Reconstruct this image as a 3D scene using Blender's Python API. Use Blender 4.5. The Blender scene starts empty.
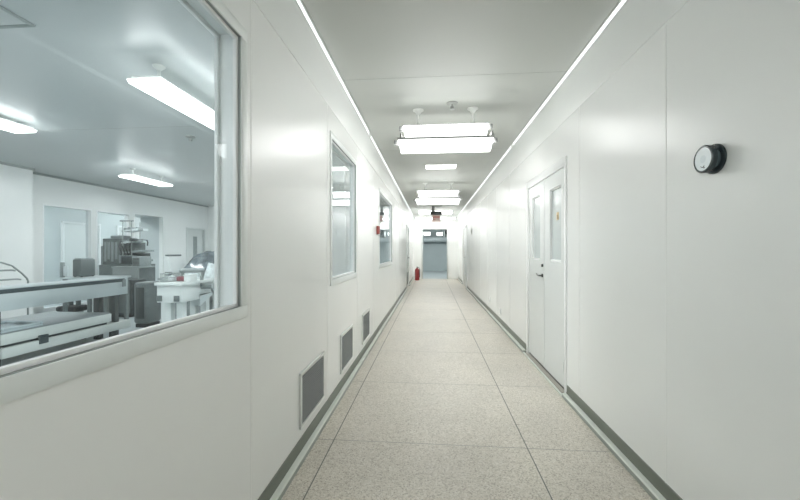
import bpy, bmesh, math, random
from mathutils import Vector, Matrix
random.seed(7)
SC = bpy.context.scene
COL = SC.collection
PI = math.pi

# ------------------------------------------------------------------ materials
def mat(name, color, rough=0.5, metal=0.0, spec=0.5, noise=None, bump=None, coat=0.0):
    m = bpy.data.materials.new(name); m.use_nodes = True
    nt = m.node_tree; b = nt.nodes['Principled BSDF']
    b.inputs['Base Color'].default_value = (*color, 1)
    b.inputs['Roughness'].default_value = rough
    b.inputs['Metallic'].default_value = metal
    b.inputs['Specular IOR Level'].default_value = spec
    b.inputs['Coat Weight'].default_value = coat
    tc = nt.nodes.new('ShaderNodeTexCoord')
    if noise:
        sc, amt = noise
        n = nt.nodes.new('ShaderNodeTexNoise'); n.inputs['Scale'].default_value = sc
        n.inputs['Detail'].default_value = 4
        nt.links.new(tc.outputs['Object'], n.inputs['Vector'])
        r = nt.nodes.new('ShaderNodeValToRGB')
        r.color_ramp.elements[0].position = .3; r.color_ramp.elements[1].position = .7
        r.color_ramp.elements[0].color = (*[c * (1 - amt) for c in color], 1)
        r.color_ramp.elements[1].color = (*[min(1, c * (1 + amt)) for c in color], 1)
        nt.links.new(n.outputs['Fac'], r.inputs['Fac'])
        nt.links.new(r.outputs['Color'], b.inputs['Base Color'])
    if bump:
        sc, st = bump
        n = nt.nodes.new('ShaderNodeTexNoise'); n.inputs['Scale'].default_value = sc
        nt.links.new(tc.outputs['Object'], n.inputs['Vector'])
        bp = nt.nodes.new('ShaderNodeBump'); bp.inputs['Strength'].default_value = st
        bp.inputs['Distance'].default_value = .002
        nt.links.new(n.outputs['Fac'], bp.inputs['Height'])
        nt.links.new(bp.outputs['Normal'], b.inputs['Normal'])
    return m

def emit(name, color, strength):
    m = bpy.data.materials.new(name); m.use_nodes = True
    nt = m.node_tree; nt.nodes.remove(nt.nodes['Principled BSDF'])
    e = nt.nodes.new('ShaderNodeEmission')
    e.inputs['Color'].default_value = (*color, 1); e.inputs['Strength'].default_value = strength
    nt.links.new(e.outputs[0], nt.nodes['Material Output'].inputs['Surface'])
    return m

def glass(name, tint, rough=0.0, boost=1.0):
    m = bpy.data.materials.new(name); m.use_nodes = True
    nt = m.node_tree; nt.nodes.remove(nt.nodes['Principled BSDF'])
    t = nt.nodes.new('ShaderNodeBsdfTransparent'); t.inputs['Color'].default_value = (*tint, 1)
    g = nt.nodes.new('ShaderNodeBsdfGlossy'); g.inputs['Roughness'].default_value = rough
    g.inputs['Color'].default_value = (.95, .97, .97, 1)
    fr = nt.nodes.new('ShaderNodeLayerWeight'); fr.inputs['Blend'].default_value = .5
    pw = nt.nodes.new('ShaderNodeMath'); pw.operation = 'POWER'; pw.inputs[1].default_value = 5
    nt.links.new(fr.outputs['Facing'], pw.inputs[0])
    mu = nt.nodes.new('ShaderNodeMath'); mu.operation = 'MULTIPLY_ADD'
    mu.inputs[1].default_value = .96; mu.inputs[2].default_value = .04 * boost
    fr = pw
    mx = nt.nodes.new('ShaderNodeMixShader')
    nt.links.new(fr.outputs[0], mu.inputs[0]); nt.links.new(mu.outputs[0], mx.inputs['Fac'])
    nt.links.new(t.outputs[0], mx.inputs[1]); nt.links.new(g.outputs[0], mx.inputs[2])
    nt.links.new(mx.outputs[0], nt.nodes['Material Output'].inputs['Surface'])
    return m

def terrazzo():
    m = bpy.data.materials.new('terrazzo'); m.use_nodes = True
    nt = m.node_tree; b = nt.nodes['Principled BSDF']
    tc = nt.nodes.new('ShaderNodeTexCoord')
    v = nt.nodes.new('ShaderNodeTexVoronoi'); v.inputs['Scale'].default_value = 150
    nt.links.new(tc.outputs['Object'], v.inputs['Vector'])
    sep = nt.nodes.new('ShaderNodeSeparateColor')
    nt.links.new(v.outputs['Color'], sep.inputs[0])
    r = nt.nodes.new('ShaderNodeValToRGB'); cr = r.color_ramp
    cr.elements[0].position = 0; cr.elements[0].color = (.355, .325, .275, 1)
    cr.elements[1].position = 1; cr.elements[1].color = (.70, .67, .61, 1)
    e = cr.elements.new(.18); e.color = (.475, .435, .37, 1)
    e = cr.elements.new(.35); e.color = (.57, .525, .455, 1)
    e = cr.elements.new(.75); e.color = (.63, .585, .515, 1)
    nt.links.new(sep.outputs[0], r.inputs['Fac'])
    n = nt.nodes.new('ShaderNodeTexNoise'); n.inputs['Scale'].default_value = 2.2; n.inputs['Detail'].default_value = 5
    nt.links.new(tc.outputs['Object'], n.inputs['Vector'])
    r2 = nt.nodes.new('ShaderNodeValToRGB')
    r2.color_ramp.elements[0].position = .3; r2.color_ramp.elements[0].color = (.86, .86, .86, 1)
    r2.color_ramp.elements[1].position = .7; r2.color_ramp.elements[1].color = (1, 1, 1, 1)
    nt.links.new(n.outputs['Fac'], r2.inputs['Fac'])
    mx = nt.nodes.new('ShaderNodeMix'); mx.data_type = 'RGBA'; mx.blend_type = 'MULTIPLY'
    mx.inputs['Factor'].default_value = 1
    nt.links.new(r.outputs['Color'], mx.inputs[6]); nt.links.new(r2.outputs['Color'], mx.inputs[7])
    nt.links.new(mx.outputs[2], b.inputs['Base Color'])
    rr = nt.nodes.new('ShaderNodeMapRange'); rr.inputs['To Min'].default_value = .28; rr.inputs['To Max'].default_value = .46
    nt.links.new(n.outputs['Fac'], rr.inputs['Value']); nt.links.new(rr.outputs[0], b.inputs['Roughness'])
    b.inputs['Specular IOR Level'].default_value = .38
    return m

M = dict(
    wall=mat('wall_panel_white', (.775, .785, .775), .27, spec=.55, noise=(1.3, .015)),
    header=mat('header_panel_white', (.74, .755, .745), .36, spec=.5, noise=(1.3, .015)),
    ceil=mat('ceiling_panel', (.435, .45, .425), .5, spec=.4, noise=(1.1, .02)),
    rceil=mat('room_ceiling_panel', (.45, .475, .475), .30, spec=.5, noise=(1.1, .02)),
    joint=mat('silicone_joint', (.72, .73, .715), .5),
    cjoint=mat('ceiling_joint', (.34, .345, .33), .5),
    fjoint=mat('floor_joint', (.15, .155, .14), .6),
    fjoint2=mat('floor_cross_joint', (.30, .295, .27), .6),
    floor=terrazzo(),
    rfloor=mat('epoxy_floor', (.36, .40, .41), .3, noise=(2, .04)),
    cove=mat('skirting_cove_shade', (.135, .148, .125), .45, noise=(8, .04)),
    ledge=mat('skirting_ledge_light', (.62, .65, .60), .4, noise=(8, .03)),
    curb=mat('skirting_curb_gray', (.29, .32, .29), .45, noise=(8, .03)),
    alu=mat('aluminium_frame', (.62, .65, .64), .32, metal=.55, noise=(20, .03)),
    framep=mat('window_frame_gray', (.69, .72, .71), .35),
    alud=mat('aluminium_dark', (.30, .33, .32), .4, metal=.5),
    whitef=mat('white_frame', (.78, .79, .79), .28, noise=(5, .01)),
    gasket=mat('leaf_gap_black', (.05, .055, .05), .5),
    glass=glass('window_glass', (.95, .968, .968), boost=.45),
    rglass=glass('partition_glass', (.93, .95, .955), boost=.5),
    frost=mat('frosted_lite', (.47, .515, .515), .18, spec=.6),
    door=mat('door_white', (.63, .655, .65), .26, noise=(4, .01)),
    dgray=mat('door_gray', (.62, .645, .64), .3, noise=(4, .02)),
    black=mat('black_plastic', (.025, .028, .028), .35),
    chrome=mat('brushed_steel', (.55, .57, .57), .28, metal=1.0, noise=(30, .05)),
    brown=mat('threshold_brown', (.34, .32, .28), .5, noise=(12, .05)),
    sticker=mat('amber_sticker', (.50, .38, .19), .5), sticker2=mat('sticker_mark', (.25, .18, .09), .5),
    lamp=emit('lamp_diffuser', (.985, .995, .985), 13.0),
    elamp=emit('end_room_lamp_diffuser', (.96, 1.0, .99), 15.0),
    rlamp=emit('room_lamp_diffuser', (.95, .99, 1.0), 25.0),
    strip=emit('strip_diffuser', (.95, 1.0, .985), .85),
    panel=emit('flush_diffuser', (1.0, .99, .96), 5.0),
    lampw=mat('lamp_housing_white', (.74, .75, .73), .35),
    lampg=mat('lamp_cap_gray', (.34, .35, .335), .45), lampe=mat('lamp_end_gray', (.17, .175, .17), .5), lamph=mat('lamp_housing_gray', (.30, .31, .30), .5),
    red=mat('red_enamel', (.27, .025, .028), .35), redbox=mat('red_plastic', (.26, .06, .05), .4),
    signpink=mat('sign_panel_pale_red', (.88, .70, .67), .35), signred=mat('sign_red', (.80, .40, .36), .4),
    dark=mat('dark_bezel', (.02, .03, .035), .22), dialc=mat('dial_centre', (.70, .77, .81), .22), dial=mat('dial_face', (.80, .86, .89), .22),
    dglass=mat('dark_housing', (.07, .095, .105), .12, coat=.6),
    grille=mat('grille_metal', (.15, .16, .155), .45, metal=.3), vback=mat('vent_dark', (.035, .04, .038), .7),
    vframe=mat('vent_frame', (.66, .68, .66), .35, metal=.3),
    steel=mat('stainless_steel', (.58, .63, .64), .34, metal=.75, noise=(3, .03)),
    steell=mat('pale_enamel_panel', (.50, .53, .51), .35, noise=(4, .02)),
    steeld=mat('dark_edge_steel', (.06, .08, .085), .35, metal=.5),
    slab=mat('gray_platform_top', (.20, .225, .23), .4, noise=(6, .04)),
    mgray=mat('machine_gray', (.115, .135, .135), .45, noise=(9, .15)),
    mdark=mat('machine_dark', (.035, .042, .043), .4, noise=(9, .2)),
    mmid=mat('machine_midgray', (.24, .27, .27), .4, noise=(9, .06)),
    screen=mat('monitor_glass', (.02, .03, .032), .12),
    counter=mat('counter_gray', (.25, .28, .275), .35, noise=(5, .03)),
    bwhite=mat('bench_white', (.60, .63, .625), .3, noise=(4, .01)),
    film=mat('plastic_film', (.12, .145, .16), .15, noise=(9, .7), bump=(18, .8), coat=.8),
    film2=mat('pale_plastic_film', (.62, .67, .68), .15, noise=(14, .3), bump=(18, .6), coat=.8),
    maroon=mat('maroon_plastic', (.17, .06, .07), .4),
    bluewall=mat('blue_gray_wall', (.42, .475, .48), .45, noise=(1.5, .03)),
    graywall=mat('gray_wall', (.50, .54, .545), .4, noise=(1.5, .02)),
    duct=mat('duct_metal', (.35, .39, .40), .35, metal=.4, noise=(5, .08)),
    pads=mat('blue_gray_tray', (.40, .46, .48), .25),
    rubber=mat('black_rubber', (.02, .022, .023), .5),
    wrap=mat('frosted_wrap', (.55, .60, .61), .35),
)

# ------------------------------------------------------------------ mesh helpers
class MB:
    def __init__(s): s.bm = bmesh.new()
    def box(s, x0, x1, y0, y1, z0, z1, bev=0.0, seg=2):
        vs = [s.bm.verts.new((x, y, z)) for x in (x0, x1) for y in (y0, y1) for z in (z0, z1)]
        f = [(0, 1, 3, 2), (4, 6, 7, 5), (0, 4, 5, 1), (2, 3, 7, 6), (0, 2, 6, 4), (1, 5, 7, 3)]
        fs = [s.bm.faces.new([vs[i] for i in q]) for q in f]
        if bev:
            es = list({e for q in fs for e in q.edges})
            bmesh.ops.bevel(s.bm, geom=es, offset=bev, segments=seg, affect='EDGES', profile=.5)
        return s
    def hexa(s, p):      # p: bottom 4 then top 4, both counterclockwise seen from above
        vs = [s.bm.verts.new(q) for q in p]
        for q in ((3, 2, 1, 0), (4, 5, 6, 7), (0, 1, 5, 4), (1, 2, 6, 5), (2, 3, 7, 6), (3, 0, 4, 7)):
            s.bm.faces.new([vs[i] for i in q])
        return s
    def cyl(s, p0, p1, r0, r1=None, seg=24, cap=True):
        r1 = r0 if r1 is None else r1
        return s.lathe(p0, p1, [(0, r0), (1, r1)], seg, cap)
    def lathe(s, p0, p1, prof, seg=28, cap=True):
        p0 = Vector(p0); p1 = Vector(p1); ax = p1 - p0
        a = ax.normalized(); u = a.orthogonal().normalized(); v = a.cross(u)
        rings = []
        for t, r in prof:
            c = p0 + ax * t
            rings.append([s.bm.verts.new(c + (u * math.cos(2 * PI * k / seg) + v * math.sin(2 * PI * k / seg)) * max(r, 1e-4)) for k in range(seg)])
        for A, B in zip(rings, rings[1:]):
            for k in range(seg):
                j = (k + 1) % seg
                s.bm.faces.new((A[k], A[j], B[j], B[k]))
        if cap:
            s.bm.faces.new(list(reversed(rings[0]))); s.bm.faces.new(rings[-1])
        return s
    def tube(s, pts, r, seg=10):
        pts = [Vector(p) for p in pts]
        rings = []; u = None
        for i, p in enumerate(pts):
            d = (pts[min(i + 1, len(pts) - 1)] - pts[max(i - 1, 0)]).normalized()
            u = d.orthogonal().normalized() if u is None else (u - d * u.dot(d)).normalized()
            v = d.cross(u)
            rings.append([s.bm.verts.new(p + (u * math.cos(2 * PI * k / seg) + v * math.sin(2 * PI * k / seg)) * r) for k in range(seg)])
        for A, B in zip(rings, rings[1:]):
            for k in range(seg):
                j = (k + 1) % seg
                s.bm.faces.new((A[k], A[j], B[j], B[k]))
        s.bm.faces.new(list(reversed(rings[0]))); s.bm.faces.new(rings[-1])
        return s
    def prism_y(s, prof, y0, y1):      # profile of (x, z) points swept along y
        A = [s.bm.verts.new((x, y0, z)) for x, z in prof]; B = [s.bm.verts.new((x, y1, z)) for x, z in prof]
        n = len(prof)
        for k in range(n):
            j = (k + 1) % n
            s.bm.faces.new((A[k], A[j], B[j], B[k]))
        s.bm.faces.new(list(reversed(A))); s.bm.faces.new(B)
        return s
    def prism_x(s, prof, x0, x1):      # profile of (y, z) points swept along x
        A = [s.bm.verts.new((x0, y, z)) for y, z in prof]; B = [s.bm.verts.new((x1, y, z)) for y, z in prof]
        n = len(prof)
        for k in range(n):
            j = (k + 1) % n
            s.bm.faces.new((A[k], A[j], B[j], B[k]))
        s.bm.faces.new(list(reversed(A))); s.bm.faces.new(B)
        return s
    def sheet(s, nx, ny, fn, th=.01):  # a lumpy closed slab: fn(u, v) -> (x, y, z) of the upper side
        up = [[s.bm.verts.new(fn(i / nx, j / ny)) for j in range(ny + 1)] for i in range(nx + 1)]
        dn = [[s.bm.verts.new(Vector(fn(i / nx, j / ny)) - Vector((0, 0, th))) for j in range(ny + 1)] for i in range(nx + 1)]
        for i in range(nx):
            for j in range(ny):
                s.bm.faces.new((up[i][j], up[i + 1][j], up[i + 1][j + 1], up[i][j + 1]))
                s.bm.faces.new((dn[i][j], dn[i][j + 1], dn[i + 1][j + 1], dn[i + 1][j]))
        for i in range(nx):
            s.bm.faces.new((up[i][0], dn[i][0], dn[i + 1][0], up[i + 1][0]))
            s.bm.faces.new((up[i][ny], up[i + 1][ny], dn[i + 1][ny], dn[i][ny]))
        for j in range(ny):
            s.bm.faces.new((up[0][j], up[0][j + 1], dn[0][j + 1], dn[0][j]))
            s.bm.faces.new((up[nx][j], dn[nx][j], dn[nx][j + 1], up[nx][j + 1]))
        return s
    def build(s, name, m, parent=None, kind=None, label=None):
        bmesh.ops.recalc_face_normals(s.bm, faces=s.bm.faces)
        me = bpy.data.meshes.new(name)
        off = Vector((0, 0, 0)); q = parent
        while q: off += q.location; q = q.parent
        loc = Vector((0, 0, 0))
        if parent is None:
            xs = [v.co.x for v in s.bm.verts]; ys = [v.co.y for v in s.bm.verts]; zs = [v.co.z for v in s.bm.verts]
            loc = Vector(((min(xs) + max(xs)) / 2, (min(ys) + max(ys)) / 2, min(zs)))
            off = loc
        bmesh.ops.translate(s.bm, verts=s.bm.verts, vec=-off)
        s.bm.to_mesh(me); s.bm.free()
        for p in me.polygons: p.use_smooth = True
        me.set_sharp_from_angle(angle=.6)
        me.materials.append(M[m])
        o = bpy.data.objects.new(name, me); COL.objects.link(o)
        o.location = loc
        if parent: o.parent = parent
        if kind: o['kind'] = kind
        if label: o['label'] = label
        return o

def tag(o, label, cat, group=None):
    o['label'] = label; o['category'] = cat
    if group: o['group'] = group
    return o
def thing(name, loc, label, cat, group=None):
    o = bpy.data.objects.new(name, None); COL.objects.link(o); o.location = loc
    o.empty_display_size = .1
    return tag(o, label, cat, group)
def setting(name, loc):
    o = bpy.data.objects.new(name, None); COL.objects.link(o); o.location = loc
    o.empty_display_size = .1; o['kind'] = 'structure'
    return o
def dup(root, delta, label):
    d = Vector(delta)
    r = root.copy(); COL.objects.link(r); r.location = root.location + d; r['label'] = label
    for ch in list(root.children):
        c = ch.copy(); COL.objects.link(c); c.parent = r
        for g in list(ch.children):
            k = g.copy(); COL.objects.link(k); k.parent = c
    return r
def holed(mb, axis, a0, a1, u0, u1, z0, z1, holes):
    """a slab between a0 and a1 on its thin axis, spanning u0..u1 and z0..z1, without the (ua, ub, za, zb) holes"""
    cuts = sorted({u0, u1, *[h[0] for h in holes], *[h[1] for h in holes]})
    for ua, ub in zip(cuts, cuts[1:]):
        zs = [z0]
        for h in sorted((h for h in holes if h[0] < ub - 1e-6 and h[1] > ua + 1e-6), key=lambda h: h[2]): zs += [h[2], h[3]]
        zs.append(z1)
        for za, zb in zip(zs[::2], zs[1::2]):
            if zb - za < 1e-5: continue
            if axis == 'x': mb.box(a0, a1, ua, ub, za, zb)
            else: mb.box(ua, ub, a0, a1, za, zb)
    return mb

# ------------------------------------------------------------------ dimensions (metres)
XL, XR = -.81, 1.17          # the corridor's two walls
H = 2.805                    # ceiling
HZ = 2.41                    # bottom of the header panels
YB, YE = -5.0, 16.3          # behind the camera, far end
TL = .12                     # wall thickness
RX, RB, RE = -7.8, -3.0, 12.35   # clean room beside the corridor: far wall, back, end

# ------------------------------------------------------------------ corridor shell
floor = MB().box(XL - TL, XR + TL, YB - .1, YE + .1, -.1, 0).build('floor', 'floor', kind='structure')
j = MB()
for x in (-.65, .612): j.box(x - .0035, x + .0035, YB, YE, -.01, .0006)
j.build('long_joint', 'fjoint', floor)
j = MB(); y = 2.43 - 1.1 * 6
while y < YE:
    j.box(XL + .05, XR - .05, y - .0025, y + .0025, -.01, .0004); y += 1.1
j.build('cross_joint', 'fjoint2', floor)

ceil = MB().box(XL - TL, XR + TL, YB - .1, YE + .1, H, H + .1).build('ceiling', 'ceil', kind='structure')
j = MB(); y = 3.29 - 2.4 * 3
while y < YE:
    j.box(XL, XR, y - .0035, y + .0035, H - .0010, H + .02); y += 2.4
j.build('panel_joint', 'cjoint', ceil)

W1, W2, W3 = (.05, 1.556), (2.91, 3.95), (5.68, 7.6)
WZ0, WZ1 = .985, 2.222
holesL = [(a, b, WZ0, WZ1) for a, b in (W1, W2, W3)] + [(11.9, 13.1, 0, 2.08)]
wl = holed(MB(), 'x', XL - TL, XL, YB, YE + .1, 0, HZ, holesL).build('wall_left', 'wall', kind='structure')
j = MB()
for y in (1.605, 2.83, 4.02, 5.1, 8.3, 9.4, 10.5, 13.6, 14.7):
    j.box(XL - .01, XL + .0012, y - .003, y + .003, .1, HZ)
j.build('panel_joint', 'joint', wl)
wr = holed(MB(), 'x', XR, XR + TL, YB, YE + .1, 0, HZ, [(3.325, 4.665, 0, 2.085), (12.4, 13.9, 0, 2.1)]).build('wall_right', 'wall', kind='structure')
j = MB()
for y in (.85, 1.96, 3.045, 5.7, 6.8, 7.9, 9.0, 10.1, 11.2, 14.6):
    j.box(XR - .0012, XR + .01, y - .003, y + .003, .1, HZ)
j.build('panel_joint', 'joint', wr)
MB().box(XL - TL, XL + .004, YB, YE, HZ, H, .002).build('trim_1', 'header', kind='structure')
MB().box(XR - .004, XR + TL, YB, YE, HZ, H, .002).build('trim_2', 'header', kind='structure')
MB().box(XL - TL, XR + TL, YB - .1, YB, 0, H).build('wall_back', 'wall', kind='structure')
DX0, DX1, DZ = -.375, .675, 2.17
we = holed(MB(), 'y', YE, YE + .12, XL, XR, 0, H, [(DX0, DX1, 0, DZ)]).build('wall_end', 'wall', kind='structure')

# skirting: wall strip with its hollow's shade painted dark, pale ledge, gray curb face
def skirt(name, sgn, xw, spans):
    root = setting(name, (xw, spans[0][0], 0))
    a, b, c = MB(), MB(), MB()
    for y0, y1 in spans:
        q = lambda pts: [(xw + sgn * x, z) for x, z in pts]
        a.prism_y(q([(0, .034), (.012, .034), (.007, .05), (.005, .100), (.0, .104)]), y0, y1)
        b.prism_y(q([(0, .026), (.046, .026), (.046, .030), (.040, .0345), (.0, .0345)]), y0, y1)
        c.prism_y(q([(0, 0), (.047, 0), (.047, .026), (0, .026)]), y0, y1)
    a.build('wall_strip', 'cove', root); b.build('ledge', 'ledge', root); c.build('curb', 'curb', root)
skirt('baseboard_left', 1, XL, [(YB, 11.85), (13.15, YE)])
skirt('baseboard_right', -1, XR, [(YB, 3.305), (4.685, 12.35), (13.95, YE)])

# ------------------------------------------------------------------ interior windows in the left wall
def window(n, y0, y1, outer):
    root = setting('window_%d' % n, (XL - TL / 2, (y0 + y1) / 2, WZ0))
    fw = .050
    def ring(mb, xa, xb, w, inset=0, bev=.002):
        a, b, c, d = y0 + inset, y1 - inset, WZ0 + inset, WZ1 - inset
        mb.box(xa, xb, a, b, c, c + w, bev); mb.box(xa, xb, a, b, d - w, d, bev)
        mb.box(xa, xb, a, a + w, c + w, d - w, bev); mb.box(xa, xb, b - w, b, c + w, d - w, bev)
        return mb
    ring(MB(), XL - .010, XL + .006, fw, -.006).build('frame', 'framep', root)
    ring(MB(), XL - .112, XL - .0102, .012, bev=0).build('reveal', 'whitef', root)
    pr = ring(MB(), XL - .028, XL - .0102, .018, .040, .002).build('glazing_bead', 'whitef', root)
    ring(MB(), XL - .0102, XL + .0005, .003, .0425, 0).build('gasket', 'alud', pr)
    ring(MB(), XL - TL - .008, XL - .1125, .034, -.006).build('inner_frame', 'whitef', root)
    MB().box(XL - .034, XL - .0285, y0 + .045, y1 - .045, WZ0 + .045, WZ1 - .045).build('pane', 'glass', root)
    return root
window(1, *W1, 0); window(2, *W2, 0); window(3, *W3, 0)

# ------------------------------------------------------------------ white double door on the right
d = setting('door_1', (XR + .02, 3.98, 0))
Y0, YM, Y1, Z0, Z1 = 3.37, 3.985, 4.60, .046, 2.005
f = MB()
f.box(XR - .008, XR + .07, 3.318, Y0, .0, 2.09, .004); f.box(XR - .008, XR + .07, Y1, 4.672, .0, 2.09, .004)
f.box(XR - .008, XR + .07, Y0, Y1, Z1 + .004, 2.09, .004)
f.build('door_frame', 'whitef', d)
MB().box(XR - .028, XR + TL, Y0, Y1, 0, .020, .004).build('threshold', 'brown', d)
MB().box(XR - .050, XR - .0285, 3.31, 4.68, 0, .014, .004).build('floor_strip', 'ledge', d)
MB().box(XR + .012, XR + TL, Y0, Y1, .02, .0455).build('floor_gap_shade', 'black', d)  # black strip stands in for the shade under the leaves
def leaf(y0, y1, ya, yb, za, zb):
    mb = holed(MB(), 'x', XR + .004, XR + .046, y0, y1, Z0, Z1, [(ya, yb, za, zb)])
    o = mb.build('door_leaf', 'door', d)
    g = MB(); w = .022
    g.box(XR + .006, XR + .03, ya, yb, za, za + w, .006); g.box(XR + .012, XR + .03, ya, yb, zb - w * .6, zb)
    g.box(XR + .012, XR + .03, ya, ya + .012, za + w, zb - w * .6); g.box(XR + .012, XR + .03, yb - .012, yb, za + w, zb - w * .6)
    g.build('lite_frame', 'whitef', o)
    MB().box(XR + .026, XR + .034, ya, yb, za, zb).build('lite', 'frost', o)
    return o
l1 = leaf(Y0 + .004, YM - .005, 3.475, 3.80, 1.155, 1.868)
l2 = leaf(YM + .005, Y1 - .004, 4.13, 4.455, 1.16, 1.876)
MB().box(XR + .016, XR + .03, YM - .003, YM + .003, Z0, Z1).build('leaf_gap_shade', 'gasket', d)  # recessed black strip painting the shade between the two leaves
MB().box(XR + .0235, XR + .0262, 3.60, 3.665, 1.555, 1.63, .001).build('sticker', 'sticker', l1, label='small amber sticker on the glass')
MB().box(XR + .0225, XR + .0236, 3.615, 3.65, 1.565, 1.605).build('sticker_mark', 'sticker2', l1)
k = MB(); yk = 4.035
k.cyl((XR + .004, yk, 1.106), (XR - .010, yk, 1.106), .016)
k.build('lock_cylinder', 'black', l2, label='black round lock cylinder')
k = MB()
k.cyl((XR + .004, yk, 1.0), (XR - .008, yk, 1.0), .020)
k.cyl((XR - .008, yk, 1.0), (XR - .034, yk, 1.0), .009)
k.tube([(XR - .032, yk - .006, 1.0), (XR - .036, yk + .03, .999), (XR - .034, yk + .07, 1.003), (XR - .031, yk + .10, 1.012)], .008)
k.build('lever_handle', 'black', l2, label='black lever handle')
for z in (.20, 1.75):
    MB().cyl((XR - .004, 3.374, z), (XR - .004, 3.374, z + .09), .007, seg=12).build('hinge', 'chrome', l1)

# far doors
d = setting('door_2', (XR + .02, 13.15, 0))
f = MB()
f.box(XR - .012, XR + .07, 12.4, 12.45, 0, 2.1, .004); f.box(XR - .012, XR + .07, 13.85, 13.9, 0, 2.1, .004); f.box(XR - .012, XR + .07, 12.45, 13.85, 2.05, 2.1, .004)
f.build('door_frame', 'whitef', d)
for a, b in ((12.45, 13.148), (13.152, 13.85)):
    lf = MB().box(XR + .006, XR + .05, a, b, .02, 2.05, .003).build('door_leaf', 'dgray', d)
    yk = b - .07 if a < 13 else a + .07
    k = MB().cyl((XR + .006, yk, 1.02), (XR - .03, yk, 1.02), .018); k.box(XR - .035, XR - .02, yk - .06, yk + .06, 1.01, 1.03, .003)
    k.build('lever_handle', 'chrome', lf)
d = setting('door_3', (XL - .02, 12.5, 0))
f = MB()
f.box(XL - .07, XL + .012, 11.9, 11.95, 0, 2.08, .004); f.box(XL - .07, XL + .012, 13.05, 13.1, 0, 2.08, .004); f.box(XL - .07, XL + .012, 11.95, 13.05, 2.03, 2.08, .004)
f.build('door_frame', 'alu', d)
lf = MB().box(XL - .05, XL - .006, 11.952, 13.048, .02, 2.03, .003).build('door_leaf', 'dgray', d)
k = MB().cyl((XL - .006, 12.97, 1.0), (XL + .035, 12.97, 1.0), .02); k.box(XL + .025, XL + .04, 12.84, 12.98, .99, 1.012, .003)
k.build('lever_handle', 'black', lf)
g = MB()
for i in range(9): g.box(XL - .008, XL + .004, 12.15, 12.85, .12 + i * .045, .145 + i * .045, .002)
g.build('louvre', 'grille', lf)

# doorway at the end, and the room one sees through it
d = setting('door_4', (.15, YE, 0))
f = MB()
f.box(DX0 - .06, DX0, YE - .02, YE + .14, 0, DZ + .07, .004); f.box(DX1, DX1 + .06, YE - .02, YE + .14, 0, DZ + .07, .004)
f.box(DX0, DX1, YE - .02, YE + .14, DZ, DZ + .07, .004)
f.build('door_frame', 'alu', d)
MB().box(-3, 4, YE + .1, 22.5, -.1, 0).build('floor.001', 'rfloor', kind='structure')
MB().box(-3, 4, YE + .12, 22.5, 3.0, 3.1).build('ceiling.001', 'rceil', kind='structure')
MB().box(-3, 4, 22.4, 22.5, 0, 3.0).build('wall_far', 'bluewall', kind='structure')
MB().box(-3.1, -3, YE + .12, 22.5, 0, 3.0).build('wall_far_left', 'bluewall', kind='structure')
MB().box(4, 4.1, YE + .12, 22.5, 0, 3.0).build('wall_far_right', 'bluewall', kind='structure')
b = MB(); b.box(-3.1, XL - TL, YE + .10, YE + .12, 0, 3.0); b.box(XR + TL, 4.1, YE + .10, YE + .12, 0, 3.0); b.box(XL - TL, XR + TL, YE + .12, YE + .14, H, 3.0)
b.build('wall_far_near', 'bluewall', kind='structure')
t = thing('air_duct', (.4, 21.8, 1.85), 'metal air duct running across the blue gray wall beyond the end doorway', 'duct')
MB().box(-3, 4, 21.5, 22.39, 1.74, 2.05, .01).build('duct_body', 'duct', t)
for x in (-2.2, -1, .2, 1.4, 2.6): MB().box(x, x + .03, 21.48, 22.39, 1.72, 2.07, .003).build('flange', 'alud', t)
for x in (-2.0, .6, 3.0): MB().cyl((x, 21.8, 2.05), (x, 21.8, 3.0), .012, seg=8).build('hanger', 'alud', t)
t = thing('cooling_unit', (.86, 18.2, 1.86), 'dark boxy cooling unit at the upper right inside the end doorway', 'cooling unit')
MB().box(.62, 1.1, 17.9, 18.5, 1.90, 2.35, .02).build('unit_body', 'mmid', t)
MB().cyl((.78, 17.90, 2.12), (.78, 17.885, 2.12), .13).build('fan_grille', 'mdark', t)
for x in (.68, 1.04): MB().cyl((x, 18.2, 2.35), (x, 18.2, 3.0), .01, seg=8).build('hanger', 'alud', t)
def hanging_box_lamp(x, y, w, label):
    t = thing('box_lamp', (x, y, 2.0), label, 'lamp', 'lamps beyond the end doorway')
    MB().hexa([(x - w * .46, y - .2, 2.02), (x + w * .46, y - .2, 2.02), (x + w * .46, y + .2, 2.02), (x - w * .46, y + .2, 2.02),
               (x - w / 2, y - .22, 2.16), (x + w / 2, y - .22, 2.16), (x + w / 2, y + .22, 2.16), (x - w / 2, y + .22, 2.16)]).build('diffuser', 'elamp', t)
    MB().box(x - w / 2, x + w / 2, y - .22, y + .22, 2.16, 2.19, .004).build('housing', 'lampw', t)
    for s in (-.3, .3): MB().cyl((x + s * w, y, 2.19), (x + s * w, y, 3.0), .008, seg=8).build('rod', 'lampg', t)
hanging_box_lamp(-.22, 18.8, .34, 'bright box lamp hanging at left inside the end doorway')
hanging_box_lamp(.42, 19.2, .30, 'bright box lamp hanging right of centre inside the end doorway')
hanging_box_lamp(-1.8, 18.6, 1.1, 'added box lamp out of sight left of the end doorway')  # this lamp and the next are added out of view to brighten the room
hanging_box_lamp(2.5, 18.6, 1.1, 'added box lamp out of sight right of the end doorway')

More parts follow.
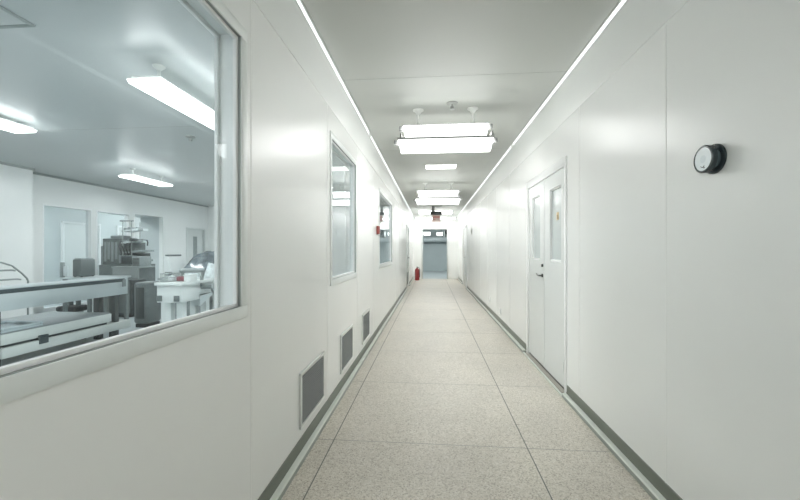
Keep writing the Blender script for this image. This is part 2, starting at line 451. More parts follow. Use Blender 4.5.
# ------------------------------------------------------------------ corridor lamps
def lamp_bar(t, x, y, L, z0, z1, hw=.86, hh=.014):
    """one bar: trapezoid diffuser, thin housing over it, holders at both ends"""
    hd = .075
    df = MB().hexa([(x - L / 2 + .02, y - hd * .55, z0), (x + L / 2 - .02, y - hd * .55, z0), (x + L / 2 - .02, y + hd * .55, z0), (x - L / 2 + .02, y + hd * .55, z0),
                    (x - L / 2, y - hd, z1), (x + L / 2, y - hd, z1), (x + L / 2, y + hd, z1), (x - L / 2, y + hd, z1)]).build('diffuser', 'lamp', t)
    MB().box(x - L / 2 - .012, x + L / 2 + .012, y - hd * hw, y + hd * hw, z1, z1 + hh, .003).build('housing', 'lamph', t)
    for s in (-1, 1):
        xa = x + s * (L / 2 + .004)
        MB().box(min(xa, xa + s * .045), max(xa, xa + s * .045), y - .03, y + .03, z1 - .035, z1 + .012, .006).build('end_holder', 'lampe', t)
def stems(t, x, y, sep, z):
    for s in (-1, 1):
        xs = x + s * sep / 2
        MB().lathe((xs, y, z), (xs, y, H), [(0, .012), (.70, .012), (.74, .02), (.93, .046), (.95, .06), (1, .06)], 20).build('hanging_stem', 'lampw', t)
def pendant(x, y, label):
    t = thing('pendant_light', (x, y, 2.29), label, 'lamp', 'pendant lamps along the corridor')
    lamp_bar(t, x, y + .18, .91, 2.485, 2.612)
    lamp_bar(t, x - .01, y - .03, .955, 2.285, 2.400, 1.06, .022)
    stems(t, x, y + .18, .59, 2.626)
    for s in (-1, 1):
        xs = x + s * .47
        MB().box(xs - .008, xs + .008, y - .03, y + .20, 2.422, 2.49, .003).build('end_bracket', 'lampe', t)
    return t
p1 = pendant(.15, 3.88, 'nearest double bar lamp hanging from two white stems')
dup(p1, (0, 4.42, 0), 'second double bar lamp along the corridor, hanging beyond the flush ceiling light')
dup(p1, (0, -6.1, 0), 'added double bar lamp hanging unseen behind the viewpoint')  # unseen lamp, added to light the near walls
t = thing('bar_light', (.15, 14.2, 2.33), 'single bar lamp close under the ceiling, just behind the red and black sign', 'lamp', 'single bar lamps at the far end')
lamp_bar(t, .15, 14.2, 1.29, 2.64, 2.765); stems(t, .15, 14.2, .8, 2.779)
t2 = thing('bar_light', (.17, 15.6, 2.54), 'long thin bar lamp up against the end wall above the doorway', 'lamp', 'single bar lamps at the far end')
lamp_bar(t2, .17, 15.6, 1.66, 2.55, 2.63); stems(t2, .17, 15.6, 1.0, 2.644)
t = thing('flush_light', (.172, 6.83, H - .012), 'small flush ceiling light between the two double bar lamps', 'lamp')
MB().box(.172 - .29, .172 + .29, 6.66, 7.0, H - .010, H, .002).build('frame', 'lampw', t)
MB().box(.172 - .275, .172 + .275, 6.675, 6.985, H - .014, H - .008, .002).build('diffuser', 'panel', t)

# strip lights in the corner under the ceiling
def strip(sgn, xw, y0, y1, label):
    t = thing('strip_light', (xw, (y0 + y1) / 2, H - .06), label, 'lamp', 'strip lights along the ceiling edges')
    q = lambda pts: [(xw + sgn * x, z) for x, z in pts]
    lo, hi = (H - .052, H - .020) if sgn > 0 else (H - .044, H - .014)
    MB().prism_y(q([(.004, lo - .003), (.010, lo - .003), (.010, hi), (.015, hi), (.015, H), (.004, H)]), y0, y1).build('channel', 'alu', t)
    MB().prism_y(q([(.0102, lo), (.012, lo), (.014, hi - .0005), (.0102, hi - .0005)]), y0 + .02, y1 - .02).build('diffuser', 'strip', t)
    for ya, yb in ((y0, y0 + .02), (y1 - .02, y1)):
        MB().prism_y(q([(.0102, lo - .003), (.013, lo - .003), (.0155, hi - .0005), (.0102, hi - .0005)]), ya, yb).build('end_cap', 'lampw', t)
strip(1, XL, YB + .1, 4.72, 'near strip light along the left ceiling edge, above the big window')
strip(1, XL, 4.80, 15.9, 'far strip light along the left ceiling edge, reaching the end wall')
strip(-1, XR, YB + .1, 5.42, 'near strip light along the right ceiling edge, above the white double door')
strip(-1, XR, 5.50, 15.9, 'far strip light along the right ceiling edge, reaching the end wall')

# ------------------------------------------------------------------ small corridor things
def sprinkler(x, y, label):
    t = thing('sprinkler', (x, y, H - .08), label, 'sprinkler', 'ceiling sprinklers')
    MB().lathe((x, y, H - .016), (x, y, H), [(0, .03), (.3, .055), (1, .06)], 28).build('ceiling_plate', 'lampg', t)
    MB().lathe((x, y, H - .062), (x, y, H - .016), [(0, .010), (.1, .02), (.55, .022), (.7, .013), (1, .013)], 20).build('head', 'lampg', t)
    b = MB().lathe((x, y, H - .068), (x, y, H - .064), [(0, .024), (1, .024)], 16)
    b.build('deflector', 'chrome', t)
sprinkler(.215, 3.90, 'small white sprinkler on the corridor ceiling between the lamp stems')
sprinkler(-3.25, 4.75, 'small sprinkler on the ceiling behind the big window')

# round gauge on the right wall
gy, gz = 1.634, 1.646
t = thing('pressure_gauge', (XR, gy, gz), 'round black gauge with a pale dial on the right wall', 'gauge')
MB().lathe((XR, gy, gz), (XR - .012, gy, gz), [(0, .059), (.15, .061), (.8, .061), (1, .056)], 48).build('wall_flange', 'dark', t)
MB().lathe((XR - .012, gy, gz), (XR - .031, gy, gz), [(0, .046), (.3, .049), (1, .052)], 48).build('housing', 'dglass', t)
MB().lathe((XR - .030, gy, gz), (XR - .051, gy, gz), [(0, .052), (.1, .057), (.85, .057), (1, .053), (1, .048), (.86, .0475)], 48).build('bezel', 'dark', t)
dl = MB().cyl((XR - .040, gy, gz), (XR - .0492, gy, gz), .0478, seg=48).build('dial', 'dial', t, label='pale blue white dial face')
MB().lathe((XR - .0491, gy, gz), (XR - .0496, gy, gz), [(0, .016), (1, .016)], 32).build('dial_centre', 'dialc', dl)
b = MB(); xf = XR - .0497
b.tube([(xf, gy + .002, gz - .034), (xf, gy - .008, gz - .028)], .0016, 6)
b.tube([(xf, gy - .004, gz - .037), (xf, gy - .010, gz - .037)], .0016, 6)
b.tube([(xf, gy + .012, gz - .028), (xf, gy + .006, gz - .033)], .0013, 6)
b.build('pointer', 'dark', dl)

# red call point on the left wall
t = thing('call_point', (XL, 5.46, 1.50), 'small red alarm call point on the left wall before the third window', 'alarm box')
MB().box(XL, XL + .042, 5.41, 5.51, 1.505, 1.625, .006).build('case', 'redbox', t)
MB().box(XL + .042, XL + .045, 5.425, 5.495, 1.545, 1.605, .001).build('cover_plate', 'red', t)
MB().box(XL + .0, XL + .030, 5.415, 5.505, 1.490, 1.506, .003).build('base', 'lampg', t)
# small hooks and plates on the far right wall
t = thing('light_switch', (XR, 10.9, 1.75), 'small gray switch high on the far right wall', 'switch')
MB().box(XR - .012, XR, 10.84, 10.96, 1.72, 1.90, .003).build('plate', 'lampg', t)
MB().box(XR - .022, XR - .012, 10.88, 10.92, 1.78, 1.84, .003).build('rocker', 'alud', t)
for i, (y, z) in enumerate(((7.6, .21), (6.45, .17))):
    t = thing('wall_socket', (XR, y, z), ('faint white socket low on the right wall, further from the double door', 'faint white socket low on the right wall, nearer to the double door')[i], 'socket', 'sockets low on the right wall')
    MB().box(XR - .008, XR, y - .04, y + .04, z, z + .10, .003).build('plate', 'whitef', t)
    MB().box(XR - .010, XR - .008, y - .025, y + .025, z + .025, z + .075, .001).build('insert', 'joint', t)

# sign hanging near the end
ys = 12.9; xs = .16
t = thing('exit_sign', (xs, ys, 2.22), 'small pale red sign hanging under a black housing near the corridor end', 'sign')
MB().box(xs - .17, xs + .21, ys - .06, ys + .06, H - .03, H, .005).build('ceiling_plate', 'lampg', t)
MB().cyl((xs - .1, ys, 2.60), (xs - .1, ys, H - .03), .055, seg=20).build('stem', 'lampg', t)
MB().box(xs - .20, xs + .20, ys - .07, ys + .07, 2.49, 2.605, .02).build('housing', 'black', t)
sp = MB().box(xs - .135, xs + .145, ys - .014, ys + .014, 2.245, 2.49, .004).build('sign_panel', 'signpink', t)
MB().box(xs - .11, xs + .12, ys - .017, ys - .0139, 2.375, 2.45, .001).build('mark', 'signred', sp)
MB().box(xs - .11, xs - .02, ys - .0175, ys - .0139, 2.30, 2.345, .001).build('mark', 'signred', sp)

# fire extinguisher standing at the end
xe, ye = -.60, 15.55
t = thing('fire_extinguisher', (xe, ye, 0), 'red fire extinguisher standing on the floor by the end wall', 'fire extinguisher')
MB().lathe((xe, ye, 0), (xe, ye, .52), [(0, .085), (.02, .095), (.80, .095), (.88, .085), (.95, .055), (1, .028)], 32).build('cylinder', 'red', t)
b = MB().cyl((xe, ye, .52), (xe, ye, .56), .022, seg=16); b.box(xe - .012, xe + .012, ye - .10, ye + .03, .56, .575, .003); b.box(xe - .010, xe + .010, ye - .09, ye + .02, .585, .598, .003)
b.build('valve_handle', 'black', t)
MB().tube([(xe, ye - .02, .54), (xe + .07, ye - .06, .55), (xe + .11, ye - .05, .45), (xe + .108, ye - .03, .25), (xe + .105, ye - .03, .12)], .011, 8).build('hose', 'rubber', t)

# vents low on the left wall
def vent(y0, label):
    y1 = y0 + .50; z0, z1 = .165, .512
    t = thing('wall_vent', (XL, (y0 + y1) / 2, z0), label, 'vent', 'vents low on the left wall')
    f = MB(); w = .022
    f.box(XL, XL + .014, y0, y1, z0, z0 + w, .003); f.box(XL, XL + .014, y0, y1, z1 - w, z1, .003)
    f.box(XL, XL + .014, y0, y0 + w, z0 + w, z1 - w, .003); f.box(XL, XL + .014, y1 - w, y1, z0 + w, z1 - w, .003)
    f.build('frame', 'vframe', t)
    MB().box(XL, XL + .002, y0 + w, y1 - w, z0 + w, z1 - w).build('backing', 'vback', t)
    g = MB(); a, b, c, e = y0 + w, y1 - w, z0 + w, z1 - w
    n = 20; hgt = (e - c)
    for k in range(n):                                  # slanted slats
        zc = c + (k + .5) * hgt / n
        g.prism_y([(XL + .003, zc + .0035), (XL + .004, zc + .0045), (XL + .012, zc - .0010), (XL + .011, zc - .0020)], a, b)
    for k in range(1, 22):                              # cross bars
        yc = a + k * (b - a) / 22
        g.box(XL + .004, XL + .0095, yc - .0015, yc + .0015, c, e)
    g.build('grille', 'grille', t)
    return t
v = vent(2.21, 'largest looking vent on the left wall, nearest of the three low vents')
dup(v, (0, 1.02, 0), 'middle of the three low vents, below the second window')
dup(v, (0, 2.05, 0), 'farthest and smallest looking of the three low vents')

# ------------------------------------------------------------------ the clean room behind the big window
MB().box(RX - 3.2, XL - TL, RB - .1, RE + .1, -.1, 0).build('floor.002', 'rfloor', kind='structure')
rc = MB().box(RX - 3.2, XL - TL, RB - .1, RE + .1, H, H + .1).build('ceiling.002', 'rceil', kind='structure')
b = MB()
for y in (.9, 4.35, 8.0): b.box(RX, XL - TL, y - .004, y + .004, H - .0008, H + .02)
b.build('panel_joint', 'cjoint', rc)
MB().box(RX, XL - TL, RE, RE + .1, 0, H).build('wall_room_end', 'wall', kind='structure')
MB().box(RX - 3.2, XL - TL, RB - .1, RB, 0, H).build('wall_room_back', 'wall', kind='structure')
G1, G2, G3, G4 = (6.80, 7.90), (8.0, 8.97), (9.14, 10.16), (11.18, 12.17)
hl = [(*G1, .0, 2.21), (*G2, .0, 2.21), (*G3, 0, 2.22), (*G4, 0, 2.0)]
wrl = holed(MB(), 'x', RX - .12, RX, RB, RE + .1, 0, H, hl).build('wall_room_left', 'wall', kind='structure')
MB().box(RX, -7.45, RB, 6.33, 0, H).build('wall_room_jut', 'wall', kind='structure')
b = MB(); b.box(RX, RX + .02, 6.33, RE, H - .045, H); b.box(-7.45, -7.43, RB, 6.35, H - .045, H)
b.build('trim_3', 'alud', kind='structure')
for n, (a, c) in enumerate((G1, G2)):
    r = setting('window_%d' % (n + 4), (RX - .06, (a + c) / 2, 0))
    f = MB(); w = .035
    f.box(RX - .125, RX + .006, a, a + w, 0, 2.21); f.box(RX - .125, RX + .006, c - w, c, 0, 2.21)
    f.box(RX - .125, RX + .006, a + w, c - w, 2.21 - w, 2.21); f.box(RX - .125, RX + .006, a + w, c - w, 0, .09)
    f.build('frame', 'whitef', r)
    MB().box(RX - .065, RX - .059, a + w, c - w, .09, 2.21 - w).build('pane', 'rglass', r)
b = MB(); a, c = G3
b.box(RX - .7, RX - .12, c, c + .08, 0, 2.4); b.box(RX - .7, RX - .12, a - .09, c + .08, 2.22, 2.3)
b.build('trim_4', 'graywall', kind='structure')
r = setting('door_5', (RX - .1, 11.67, 0))
f = MB(); a, c = G4
f.box(RX - .13, RX + .008, a, a + .04, 0, 2.0); f.box(RX - .13, RX + .008, c - .04, c, 0, 2.0); f.box(RX - .13, RX + .008, a + .04, c - .04, 1.96, 2.0)
f.build('door_frame', 'alu', r)
lf = holed(MB(), 'x', RX - .10, RX - .06, a + .04, c - .04, .01, 1.96, [(11.62, 11.84, .5, 1.72)]).build('door_leaf', 'door', r)
MB().box(RX - .085, RX - .075, 11.62, 11.84, .5, 1.72).build('lite', 'mmid', lf)
# back room beyond the partition
MB().box(-11.0, -10.0, 4.5, RE, 0, H).build('wall_inner_back', 'graywall', kind='structure')
MB().box(-10.0, RX - .12, 4.4, 4.5, 0, H).build('wall_inner_side', 'graywall', kind='structure')
MB().box(-10.0, RX - .12, 13.6, 13.7, 0, H).build('wall_inner_end', 'graywall', kind='structure')
b = MB(); b.box(-10.0, RX - .12, RE + .1, 13.7, H, H + .1); b.build('ceiling.003', 'rceil', kind='structure')
b = MB(); b.box(-10.0, RX - .12, RE + .1, 13.7, -.1, 0); b.build('floor.003', 'rfloor', kind='structure')
b = MB(); b.box(-10.1, -10.0, RE, 13.7, 0, H); b.build('wall_inner_back.001', 'graywall', kind='structure')
for n, (a, c) in enumerate(((9.24, 10.3), (11.0, 12.9))):  # white leaves paint the brightness of lit open doorways
    r = setting('door_%d' % (6 + n), (-9.98, (a + c) / 2, 0))
    MB().box(-9.995, -9.955, a, c, .01, 2.0, .004).build('door_leaf', 'door', r)
    f = MB(); f.box(-9.995, -9.93, a - .05, a, 0, 2.05); f.box(-9.995, -9.93, c, c + .05, 0, 2.05); f.box(-9.995, -9.93, a, c, 2.0, 2.05)
    f.build('door_frame', 'whitef', r)

# lamps in the clean room
def room_lamp(x, y0, L, z0, label):
    t = thing('ceiling_lamp', (x, y0 + L / 2, z0), label, 'lamp', 'box lamps on the clean room ceiling')
    hw = .15
    MB().hexa([(x - hw + .015, y0 + .03, z0), (x + hw - .015, y0 + .03, z0), (x + hw - .015, y0 + L - .03, z0), (x - hw + .015, y0 + L - .03, z0),
               (x - hw + .005, y0 + .015, z0 + .03), (x + hw - .005, y0 + .015, z0 + .03), (x + hw - .005, y0 + L - .015, z0 + .03), (x - hw + .005, y0 + L - .015, z0 + .03)]).build('diffuser', 'rlamp', t)
    MB().box(x - hw * .8, x + hw * .8, y0 + .03, y0 + L - .03, z0 + .03, z0 + .06, .006).build('housing', 'lampw', t)
    for yy in (y0 + .18, y0 + L - .18):
        MB().lathe((x, yy, z0 + .06), (x, yy, H), [(0, .014), (.75, .014), (.95, .045), (1, .05)], 16).build('hanging_stem', 'lampw', t)
    return t
room_lamp(-2.27, 2.73, 1.3, 2.60, 'big box lamp hanging close behind the large window')
room_lamp(-5.62, 6.35, 1.1, 2.62, 'smaller box lamp further back in the clean room, above the gray machine')
room_lamp(-4.95, 2.85, 1.3, 2.70, 'box lamp at the left border of the large window')
room_lamp(-2.27, 6.6, 1.3, 2.60, 'added box lamp in the clean room hidden past the window edge')  # this and the next three are unseen, added for more light
room_lamp(-5.3, 10.2, 1.1, 2.62, 'added unseen box lamp above the far end of the clean room')
room_lamp(-2.6, -1.4, 1.3, 2.60, 'added unseen box lamp in the clean room behind the viewpoint')
room_lamp(-5.2, -1.4, 1.3, 2.60, 'added unseen box lamp at the back of the clean room')
room_lamp(-8.9, 7.2, 1.3, 2.55, 'box lamp seen through the glazed partition at the back')
room_lamp(-9.0, 10.6, 1.3, 2.55, 'box lamp above the white leaves standing for lit doorways of the back room')
t = thing('ceiling_hatch', (-3.1, 1.7, H - .01), 'flat square hatch on the clean room ceiling at upper left', 'hatch')
f = MB(); x0, x1, y0, y1 = -3.75, -2.69, 1.25, 2.31
f.box(x0, x1, y0, y0 + .03, H - .012, H, .003); f.box(x0, x1, y1 - .03, y1, H - .012, H, .003); f.box(x0, x0 + .03, y0 + .03, y1 - .03, H - .012, H, .003); f.box(x1 - .03, x1, y0 + .03, y1 - .03, H - .012, H, .003)
f.build('frame', 'alud', t)
MB().box(x0 + .03, x1 - .03, y0 + .03, y1 - .03, H - .006, H).build('panel', 'rceil', t)

# ---- two-tier steel bench
bx = -4.45; by0, by1 = 3.42, 5.08
t = thing('steel_bench', (bx - .2, 4.2, 0), 'long two tier steel bench closest to the big window', 'bench')
MB().box(bx - .34, bx + .004, by0, by1, .858, .872, .003).build('bench_top', 'steel', t)
MB().box(bx - .001, bx + .008, by0 + .02, by1 - .06, .812, .858, .002).build('top_edge', 'steeld', t)
ap = MB(); ap.box(bx - .02, bx, by0 + .02, by1, .63, .858, .003); ap.box(bx - .33, bx - .02, by1 - .03, by1, .70, .858, .003)
ap.build('apron', 'steel', t)
MB().box(bx, bx + .012, by1 - .10, by1 - .04, .74, .845, .003).build('corner_bracket', 'mmid', t)
for x, y in ((bx - .06, by1 - .17), (bx - .30, by1 - .17), (bx - .06, by0 + .03), (bx - .30, by0 + .03)):
    MB().box(x - .045, x + .045, y - .035, y + .035, 0, .65 if x > bx - .2 else .858, .004).build('leg', 'mdark', t)
sh = MB().box(bx - .95, bx - .01, by0 + .05, 4.80, .27, .40, .006).build('lower_shelf', 'slab', t)
MB().box(bx - .009, bx + .004, by0 + .05, 4.80, .275, .385, .003).build('shelf_edge', 'steell', sh)
MB().box(bx - .95, bx + .02, by0 + .05, by1 + .03, .135, .245, .006).build('base_rail', 'steell', t)
MB().box(bx - .9, bx - .02, by0 + .1, 4.75, .245, .27).build('shadow_gap', 'mdark', t)
MB().box(bx + .004, bx + .03, 3.83, 3.93, .20, .30, .005).build('latch', 'steeld', t)
for y in (by1 - .2, by0 + .2): MB().cyl((bx - .5, y, 0), (bx - .5, y, .135), .035, seg=14).build('foot', 'rubber', t)
t = thing('plastic_tray', (bx - .25, 3.75, .40), 'pale blue gray rounded tray lying on the lower shelf of the steel bench', 'tray')
MB().box(bx - .48, bx - .005, by0 + .06, 3.90, .40, .425, .01).build('tray_base', 'pads', t)
rim = MB(); a0, a1, c0, c1 = bx - .48, bx - .005, by0 + .06, 3.90
rim.box(a0, a1, c1 - .03, c1, .425, .45, .006); rim.box(a0, a1, c0, c0 + .03, .425, .45, .006); rim.box(a0, a0 + .03, c0 + .03, c1 - .03, .425, .45, .006); rim.box(a1 - .03, a1, c0 + .03, c1 - .03, .425, .45, .006)
rim.build('rim', 'pads', t)

# ---- wire trolley at the far left
t = thing('wire_trolley', (-5.9, 4.5, 0), 'chrome wire trolley with curved end rails behind the steel bench', 'trolley')
cx = -5.85
for z, r in ((1.10, 0), (.99, 1), (.86, 2)):
    e = 4.62 + .07 * r
    MB().tube([(cx, 4.0, z), (cx, e, z), (cx, e + .05, z - .01)] if r else [(cx, 4.0, z), (cx, e - .05, z), (cx, e + .08, z - .05), (cx, e + .2, z - .16), (cx, e + .27, z - .24), (cx, e + .285, z - .28), (cx, e + .285, .12)], .012, 8).build('rail', 'alud', t)
MB().box(cx - .03, cx + .03, 4.42, 4.50, .12, 1.16, .004).build('post', 'mmid', t)
MB().box(cx - .5, cx + .02, 4.0, 4.91, .55, .58, .004).build('shelf', 'steel', t)
MB().box(cx - .5, cx + .02, 4.0, 4.91, .12, .15, .004).build('shelf', 'steel', t)
for x, y in ((cx - .45, 4.05), (cx - .02, 4.05), (cx - .45, 4.86), (cx - .02, 4.86)):
    MB().lathe((x - .012, y, .05), (x + .012, y, .05), [(0, .045), (.2, .05), (.8, .05), (1, .045)], 18).build('caster', 'rubber', t)
    MB().box(x - .012, x + .012, y - .012, y + .012, .05, .12).build('caster_fork', 'alud', t)

# ---- thin side table with a dark box
t = thing('side_table', (-5.85, 6.0, 0), 'thin topped gray table behind the steel bench', 'table')
MB().box(-6.27, -5.45, 5.75, 6.3, .775, .805, .004).build('tabletop', 'steel', t)
for x, y in ((-6.22, 5.80), (-5.50, 5.80), (-6.22, 6.25), (-5.50, 6.25)):
    MB().box(x - .025, x + .025, y - .025, y + .025, 0, .775, .003).build('leg', 'mgray', t)
t = thing('upright_bracket', (-6.22, 5.77, .805), 'gray upright with a small frosted plate at the left end of the thin gray table', 'bracket')
MB().box(-6.27, -6.22, 5.75, 5.80, .805, 1.06, .004).build('end_post', 'mmid', t)
MB().box(-6.22, -6.14, 5.765, 5.78, .83, .99, .003).build('back_panel', 'wrap', t)
t = thing('equipment_box', (-6.06, 6.0, .805), 'plain dark gray equipment box standing on the thin gray table', 'box')
MB().box(-6.14, -5.98, 5.85, 6.12, .815, 1.11, .012).build('case', 'mgray', t)
MB().box(-6.125, -5.995, 5.87, 6.10, 1.11, 1.128, .006).build('lid', 'mmid', t)
for x in (-6.12, -6.0):
    for y in (5.88, 6.09): MB().cyl((x, y, .805), (x, y, .816), .015, seg=10).build('foot', 'rubber', t)
t = thing('rolling_stand', (-7.15, 6.8, 0), 'black footed rolling stand seen low beneath the top of the steel bench', 'stand')
MB().box(-7.18, -6.92, 6.62, 6.95, .05, .17, .045, 4).build('foot_cover', 'rubber', t)
MB().box(-7.36, -7.22, 6.65, 6.9, .05, .16, .045, 4).build('foot_cover', 'rubber', t)
MB().box(-7.24, -6.95, 6.72, 6.86, 0.0, .07, .01).build('wheel_bar', 'alud', t)
for x in (-7.16, -7.0): MB().box(x - .03, x + .03, 6.76, 6.82, .12, .62, .004).build('post', 'mgray', t)
MB().box(-7.34, -6.92, 6.62, 6.95, .62, .66, .006).build('platform', 'mmid', t)

# ---- tall gray machine with rack
t = thing('assembly_machine', (-6.8, 7.75, 0), 'tall dark gray machine with a slim chrome rack of tilted trays, mid clean room', 'machine')
MB().box(-7.17, -6.40, 7.42, 8.1, 0, .95, .01).build('base_cabinet', 'mgray', t)
MB().box(-7.12, -6.72, 7.46, 8.05, .95, 1.52, .015).build('tower', 'mgray', t)
MB().box(-7.20, -7.12, 7.5, 7.95, .9, 1.36, .006).build('side_panel', 'mmid', t)
MB().box(-6.72, -6.40, 7.46, 7.95, .95, 1.20, .012).build('feeder', 'mdark', t)
MB().box(-6.72, -6.48, 7.5, 7.9, 1.20, 1.48, .01).build('head_unit', 'mgray', t)
MB().box(-6.98, -6.74, 7.5, 7.8, 1.52, 1.59, .02).build('top_box', 'mmid', t)
b = MB()
for k in range(6):
    x = -6.72 + k * .055; b.box(x, x + .035, 7.44, 7.5, .99 + .03 * (k % 3), 1.16, .004)
for k in range(4):
    x = -7.08 + k * .085; b.box(x, x + .05, 7.445, 7.5, 1.02 + .05 * (k % 2), 1.44, .004)
b.build('module_row', 'mmid', t)
b = MB()
for k in range(4): b.tube([(-6.72 + .08 * k, 7.49, 1.46), (-6.70 + .08 * k, 7.42, 1.34), (-6.66 + .07 * k, 7.42, 1.25), (-6.62 + .06 * k, 7.47, 1.12)], .012, 6)
b.build('cable', 'rubber', t)
for x, y in ((-6.62, 7.43), (-6.42, 7.43), (-6.62, 7.9)):
    MB().cyl((x, y, .95), (x, y, 1.90), .010, seg=10).build('rack_post', 'alud', t)
MB().box(-6.68, -6.38, 7.41, 7.45, 1.885, 1.905, .004).build('rack_top_bar', 'mgray', t)
for z, x1, mtl in ((1.66, -6.30, 'wrap'), (1.41, -6.30, 'wrap'), (1.20, -6.16, 'mmid'), (.99, -6.18, 'mmid')):
    q = MB().hexa([(-6.66, 7.43, z), (x1, 7.43, z + .03), (x1, 7.75, z + .03), (-6.66, 7.75, z), (-6.66, 7.43, z + .03), (x1, 7.43, z + .075), (x1, 7.75, z + .075), (-6.66, 7.75, z + .03)]).build('rack_tray', mtl, t)
    b = MB()
    for k in range(4): xx = -6.62 + k * .09; b.box(xx, xx + .06, 7.45, 7.6, z + .03, z + .085 + .02 * (k % 2), .006)
    b.build('tray_content', 'mgray' if mtl == 'mmid' else 'mmid', q)
b = MB(); b.tube([(-6.45, 7.41, 1.49), (-6.3, 7.38, 1.49), (-6.02, 7.37, 1.48)], .010, 8); b.box(-6.42, -6.28, 7.36, 7.44, 1.46, 1.52, .012)
b.tube([(-6.02, 7.37, 1.48), (-6.0, 7.37, 1.43), (-6.01, 7.37, 1.36)], .015, 8)
b.build('swing_arm', 'mdark', t)

# ---- gray counter with monitor
t = thing('gray_counter', (-6.0, 7.1, 0), 'gray counter with a deep front panel in front of the dark machine', 'counter')
MB().box(-6.42, -5.82, 6.92, 7.36, .905, .935, .004).build('worktop', 'counter', t)
MB().box(-6.40, -5.84, 6.93, 6.95, .58, .905, .003).build('front_panel', 'counter', t)
for x in (-6.37, -5.87):
    MB().box(x - .03, x + .03, 6.95, 7.34, 0, .905, .003).build('leg_panel', 'mgray', t)
t = thing('monitor', (-6.23, 7.1, .935), 'dark monitor standing on the gray counter', 'monitor')
MB().box(-6.38, -6.08, 7.10, 7.15, .965, 1.16, .008).build('bezel', 'mgray', t)
MB().box(-6.355, -6.105, 7.095, 7.101, .985, 1.14, .002).build('screen', 'screen', t)
MB().box(-6.30, -6.16, 7.06, 7.22, .935, .947, .003).build('stand', 'mgray', t)
MB().box(-6.25, -6.21, 7.15, 7.17, .945, 1.05, .003).build('neck', 'mgray', t)
t = thing('control_case', (-5.95, 7.1, .935), 'speckled gray case right of the monitor on the counter', 'case')
MB().box(-6.04, -5.86, 7.0, 7.3, .935, 1.14, .008).build('case_body', 'mmid', t)
b = MB()
for k in range(6): b.box(-6.02, -5.88, 6.992, 7.001, .96 + k * .027, .972 + k * .027, .001)
b.build('vent_slots', 'mdark', t)
t = thing('low_cabinet', (-5.95, 6.65, 0), 'low dark cabinet standing on the floor in front of the gray counter', 'cabinet')
MB().box(-6.36, -5.62, 6.5, 6.86, .05, .70, .01).build('cabinet_body', 'mdark', t)
for a, c in ((-6.34, -6.0), (-5.98, -5.64)): MB().box(a, c, 6.485, 6.499, .08, .68, .004).build('door_panel', 'mgray', t)
MB().box(-6.33, -5.65, 6.53, 6.83, 0, .05, .004).build('plinth', 'rubber', t)
# dark rounded cabinet between bench and white workbench
t = thing('motor_cabinet', (-4.73, 5.8, 0), 'dark rounded cabinet beyond the end of the steel bench', 'cabinet')
MB().box(-4.86, -4.60, 5.65, 5.98, .06, .74, .05, 4).build('cabinet_body', 'mgray', t)
MB().box(-4.80, -4.66, 5.64, 5.652, .15, .66, .004).build('door_panel', 'mdark', t)
MB().box(-4.84, -4.62, 5.68, 5.95, 0, .06, .006).build('plinth', 'rubber', t)

# ---- white workbench and what lies on it
t = thing('white_workbench', (-3.12, 4.8, 0), 'white workbench with drawers at the right side of the clean room view', 'workbench')
x0, x1, y0, y1 = -3.30, -2.95, 4.17, 4.82
MB().box(x0, x1, y0 - .02, y1, .845, .88, .005).build('worktop', 'bwhite', t)
MB().box(x0 + .02, x1 - .02, y0, y0 + .35, .64, .845, .004).build('drawer_box', 'bwhite', t)
MB().box(x1 - .10, x1 - .02, y0 + .35, y1 - .05, .70, .845, .004).build('side_rail', 'bwhite', t)
b = MB().hexa([(x1 - .14, y0 + .36, .55), (x1 - .02, y0 + .36, .55), (x1 - .02, y1 - .02, .66), (x1 - .14, y1 - .02, .66), (x1 - .14, y0 + .36, .68), (x1 - .02, y0 + .36, .68), (x1 - .02, y1 - .02, .70), (x1 - .14, y1 - .02, .70)])
b.build('slanted_panel', 'steel', t)
for x in (x0 + .05, x1 - .08):
    MB().box(x - .03, x + .04, y0 - .012, y0 + .0, .655, .725, .004).build('bracket', 'mgray', t)
for x in (x0 + .10, x1 - .10):
    for y in (y0 + .12, y1 - .06):
        MB().box(x - .04, x + .04, y - .04, y + .04, 0, .845 if y > 4.5 else .64, .004).build('leg', 'bwhite', t)

zt = .88
# white angular machine
t = thing('rear_workbench', (-3.36, 5.26, 0), 'wider gray table pushed up behind the white workbench with drawers', 'workbench')
MB().box(-3.80, -2.93, 4.84, 5.75, .85, .88, .005).build('worktop', 'counter', t)
MB().box(-3.78, -2.95, 4.86, 4.88, .70, .85, .003).build('apron', 'steel', t)
MB().box(-2.97, -2.95, 4.88, 5.73, .66, .85, .003).build('side_apron', 'steel', t)
for x in (-3.74, -2.99):
    for y in (4.91, 5.69): MB().box(x - .03, x + .03, y - .03, y + .03, 0, .70 if y < 5 else .85, .004).build('leg', 'bwhite', t)
MB().box(-3.7, -3.05, 4.95, 5.6, .1, .55, .01).build('under_cabinet', 'mmid', t)
t = thing('white_device', (-3.65, 5.1, zt), 'white angular device with a sloping front on the wider gray table', 'device')
MB().prism_y([(-3.76, zt), (-3.60, zt), (-3.62, zt + .05), (-3.65, zt + .12), (-3.68, zt + .22), (-3.72, zt + .30), (-3.76, zt + .30)], 4.92, 5.25).build('body', 'bwhite', t)
MB().box(-3.765, -3.71, 4.94, 5.22, zt + .30, zt + .325, .008).build('top_cover', 'mgray', t)
MB().box(-3.74, -3.64, 4.912, 4.921, zt + .03, zt + .08, .003).build('slot', 'mgray', t)
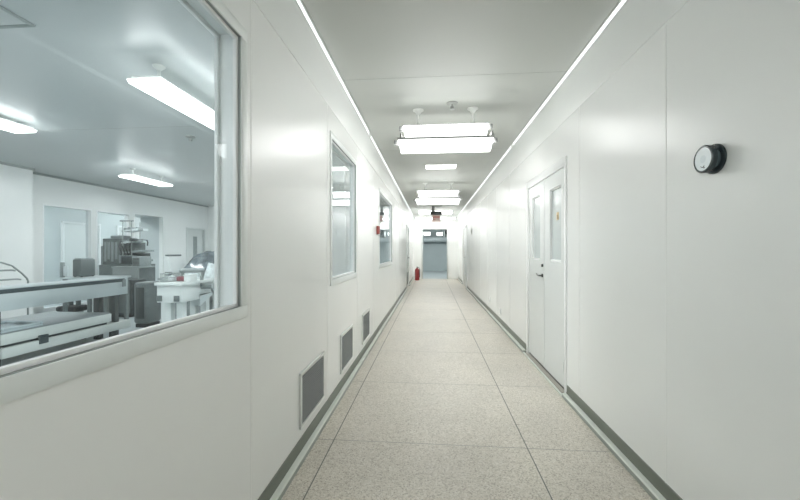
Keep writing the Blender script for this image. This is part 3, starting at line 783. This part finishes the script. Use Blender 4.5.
# heap of film wrapped parts
def lumpy(x0, x1, y0, y1, z0, z1, amp, seed, sl=0):
    rnd = random.Random(seed); ph = [rnd.uniform(0, 6) for _ in range(6)]
    def fn(u, v):
        e = min(1, 4 * u, 4 * (1 - u), 4 * v, 4 * (1 - v))
        z = z0 + .012 + (z1 - z0) * (e ** .6) * (.75 + sl * (v - .5)) + amp * e * (math.sin(9 * u + ph[0]) * math.cos(7 * v + ph[1]) + .5 * math.sin(19 * v + ph[2]) + .4 * math.sin(17 * u + 11 * v + ph[3]))
        return (x0 + (x1 - x0) * u, y0 + (y1 - y0) * v, max(z0 + .012, z))
    return MB().sheet(22, 22, fn, .012)
t = thing('wrapped_parts', (-3.2, 5.3, zt), 'dark parts heaped under shiny clear film on the wider gray table', 'wrapped parts')
lumpy(-3.58, -2.95, 5.0, 5.70, zt, zt + .45, .05, 3).build('film_bundle', 'film', t)
lumpy(-3.50, -3.22, 4.89, 5.0, zt, zt + .14, .02, 5).build('loose_flap', 'film2', t)
lumpy(-3.15, -2.96, 4.89, 5.0, zt, zt + .24, .02, 6).build('loose_flap', 'film2', t)
t = thing('film_roll', (-3.06, 4.55, zt), 'gray plastic roll lying across the white workbench', 'roll')
MB().lathe((-3.22, 4.50, zt + .125), (-2.94, 4.58, zt + .125), [(0, .026), (.02, .030), (.98, .030), (1, .026)], 20).build('roll_body', 'mmid', t)
MB().box(-3.20, -3.18, 4.48, 4.53, zt, zt + .10, .003).build('cradle', 'alud', t); MB().box(-2.98, -2.96, 4.54, 4.59, zt, zt + .10, .003).build('cradle', 'alud', t)
t = thing('maroon_case', (-3.11, 4.42, zt), 'narrow maroon case lying on the white workbench', 'case')
MB().box(-3.17, -3.055, 4.36, 4.44, zt, zt + .05, .006).build('case_body', 'maroon', t)
MB().box(-3.165, -3.06, 4.365, 4.435, zt + .05, zt + .058, .003).build('lid', 'maroon', t)
t = thing('white_box', (-3.0, 4.40, zt), 'small white box at the corner of the white workbench', 'box')
MB().box(-3.045, -2.96, 4.32, 4.46, zt, zt + .07, .006).build('box_body', 'bwhite', t)
MB().box(-3.048, -2.957, 4.315, 4.465, zt + .07, zt + .082, .004).build('lid', 'bwhite', t)
t = thing('wire_basket', (-3.24, 4.36, zt), 'low gray basket of small parts at the left end of the white workbench', 'basket')
b = MB()
for z in (zt + .006, zt + .05, zt + .10):
    b.tube([(-3.29, 4.24, z), (-3.19, 4.24, z), (-3.19, 4.45, z), (-3.29, 4.45, z), (-3.29, 4.24, z)], .005, 6)
for k in range(7):
    x = -3.285 + k * .015
    for y in (4.24, 4.45): b.tube([(x, y, zt + .003), (x, y, zt + .10)], .003, 6)
b.build('wire_frame', 'alud', t)
lumpy(-3.28, -3.2, 4.25, 4.44, zt, zt + .07, .012, 9).build('small_parts', 'film2', t)
t = thing('hanging_tray', (-2.87, 4.65, .77), 'dark gray tray hanging under the right edge of the white workbench', 'tray')
MB().box(-2.945, -2.80, 4.50, 4.8, .775, .825, .006).build('tray_body', 'mgray', t)
MB().box(-2.80, -2.79, 4.50, 4.8, .77, .845, .003).build('lip', 'mmid', t)
MB().box(-2.9695, -2.945, 4.53, 4.78, .78, .8445, .003).build('hanger', 'alud', t)

# ------------------------------------------------------------------ camera, world, view
w = bpy.data.worlds.new('World'); SC.world = w; w.use_nodes = True
w.node_tree.nodes['Background'].inputs['Color'].default_value = (.6, .65, .66, 1)
w.node_tree.nodes['Background'].inputs['Strength'].default_value = .05
cam = bpy.data.cameras.new('camera'); co = bpy.data.objects.new('camera', cam); COL.objects.link(co)
cam.sensor_width = 36; cam.lens = 36 * 370 / 800; cam.clip_start = .02; cam.clip_end = 100
co.location = (0, 0, 1.27); co.rotation_euler = (PI / 2, 0, math.atan(31.5 / 370))
SC.camera = co
vs = SC.view_settings
vs.view_transform = 'Standard'; vs.look = 'None'; vs.gamma = 1; vs.use_curve_mapping = False
vs.exposure = 1.0
cy = SC.cycles
cy.max_bounces = 16; cy.diffuse_bounces = 12; cy.glossy_bounces = 6; cy.transparent_max_bounces = 16
cy.sample_clamp_direct = 2.2; cy.sample_clamp_indirect = 6.0; cy.caustics_reflective = False; cy.caustics_refractive = False
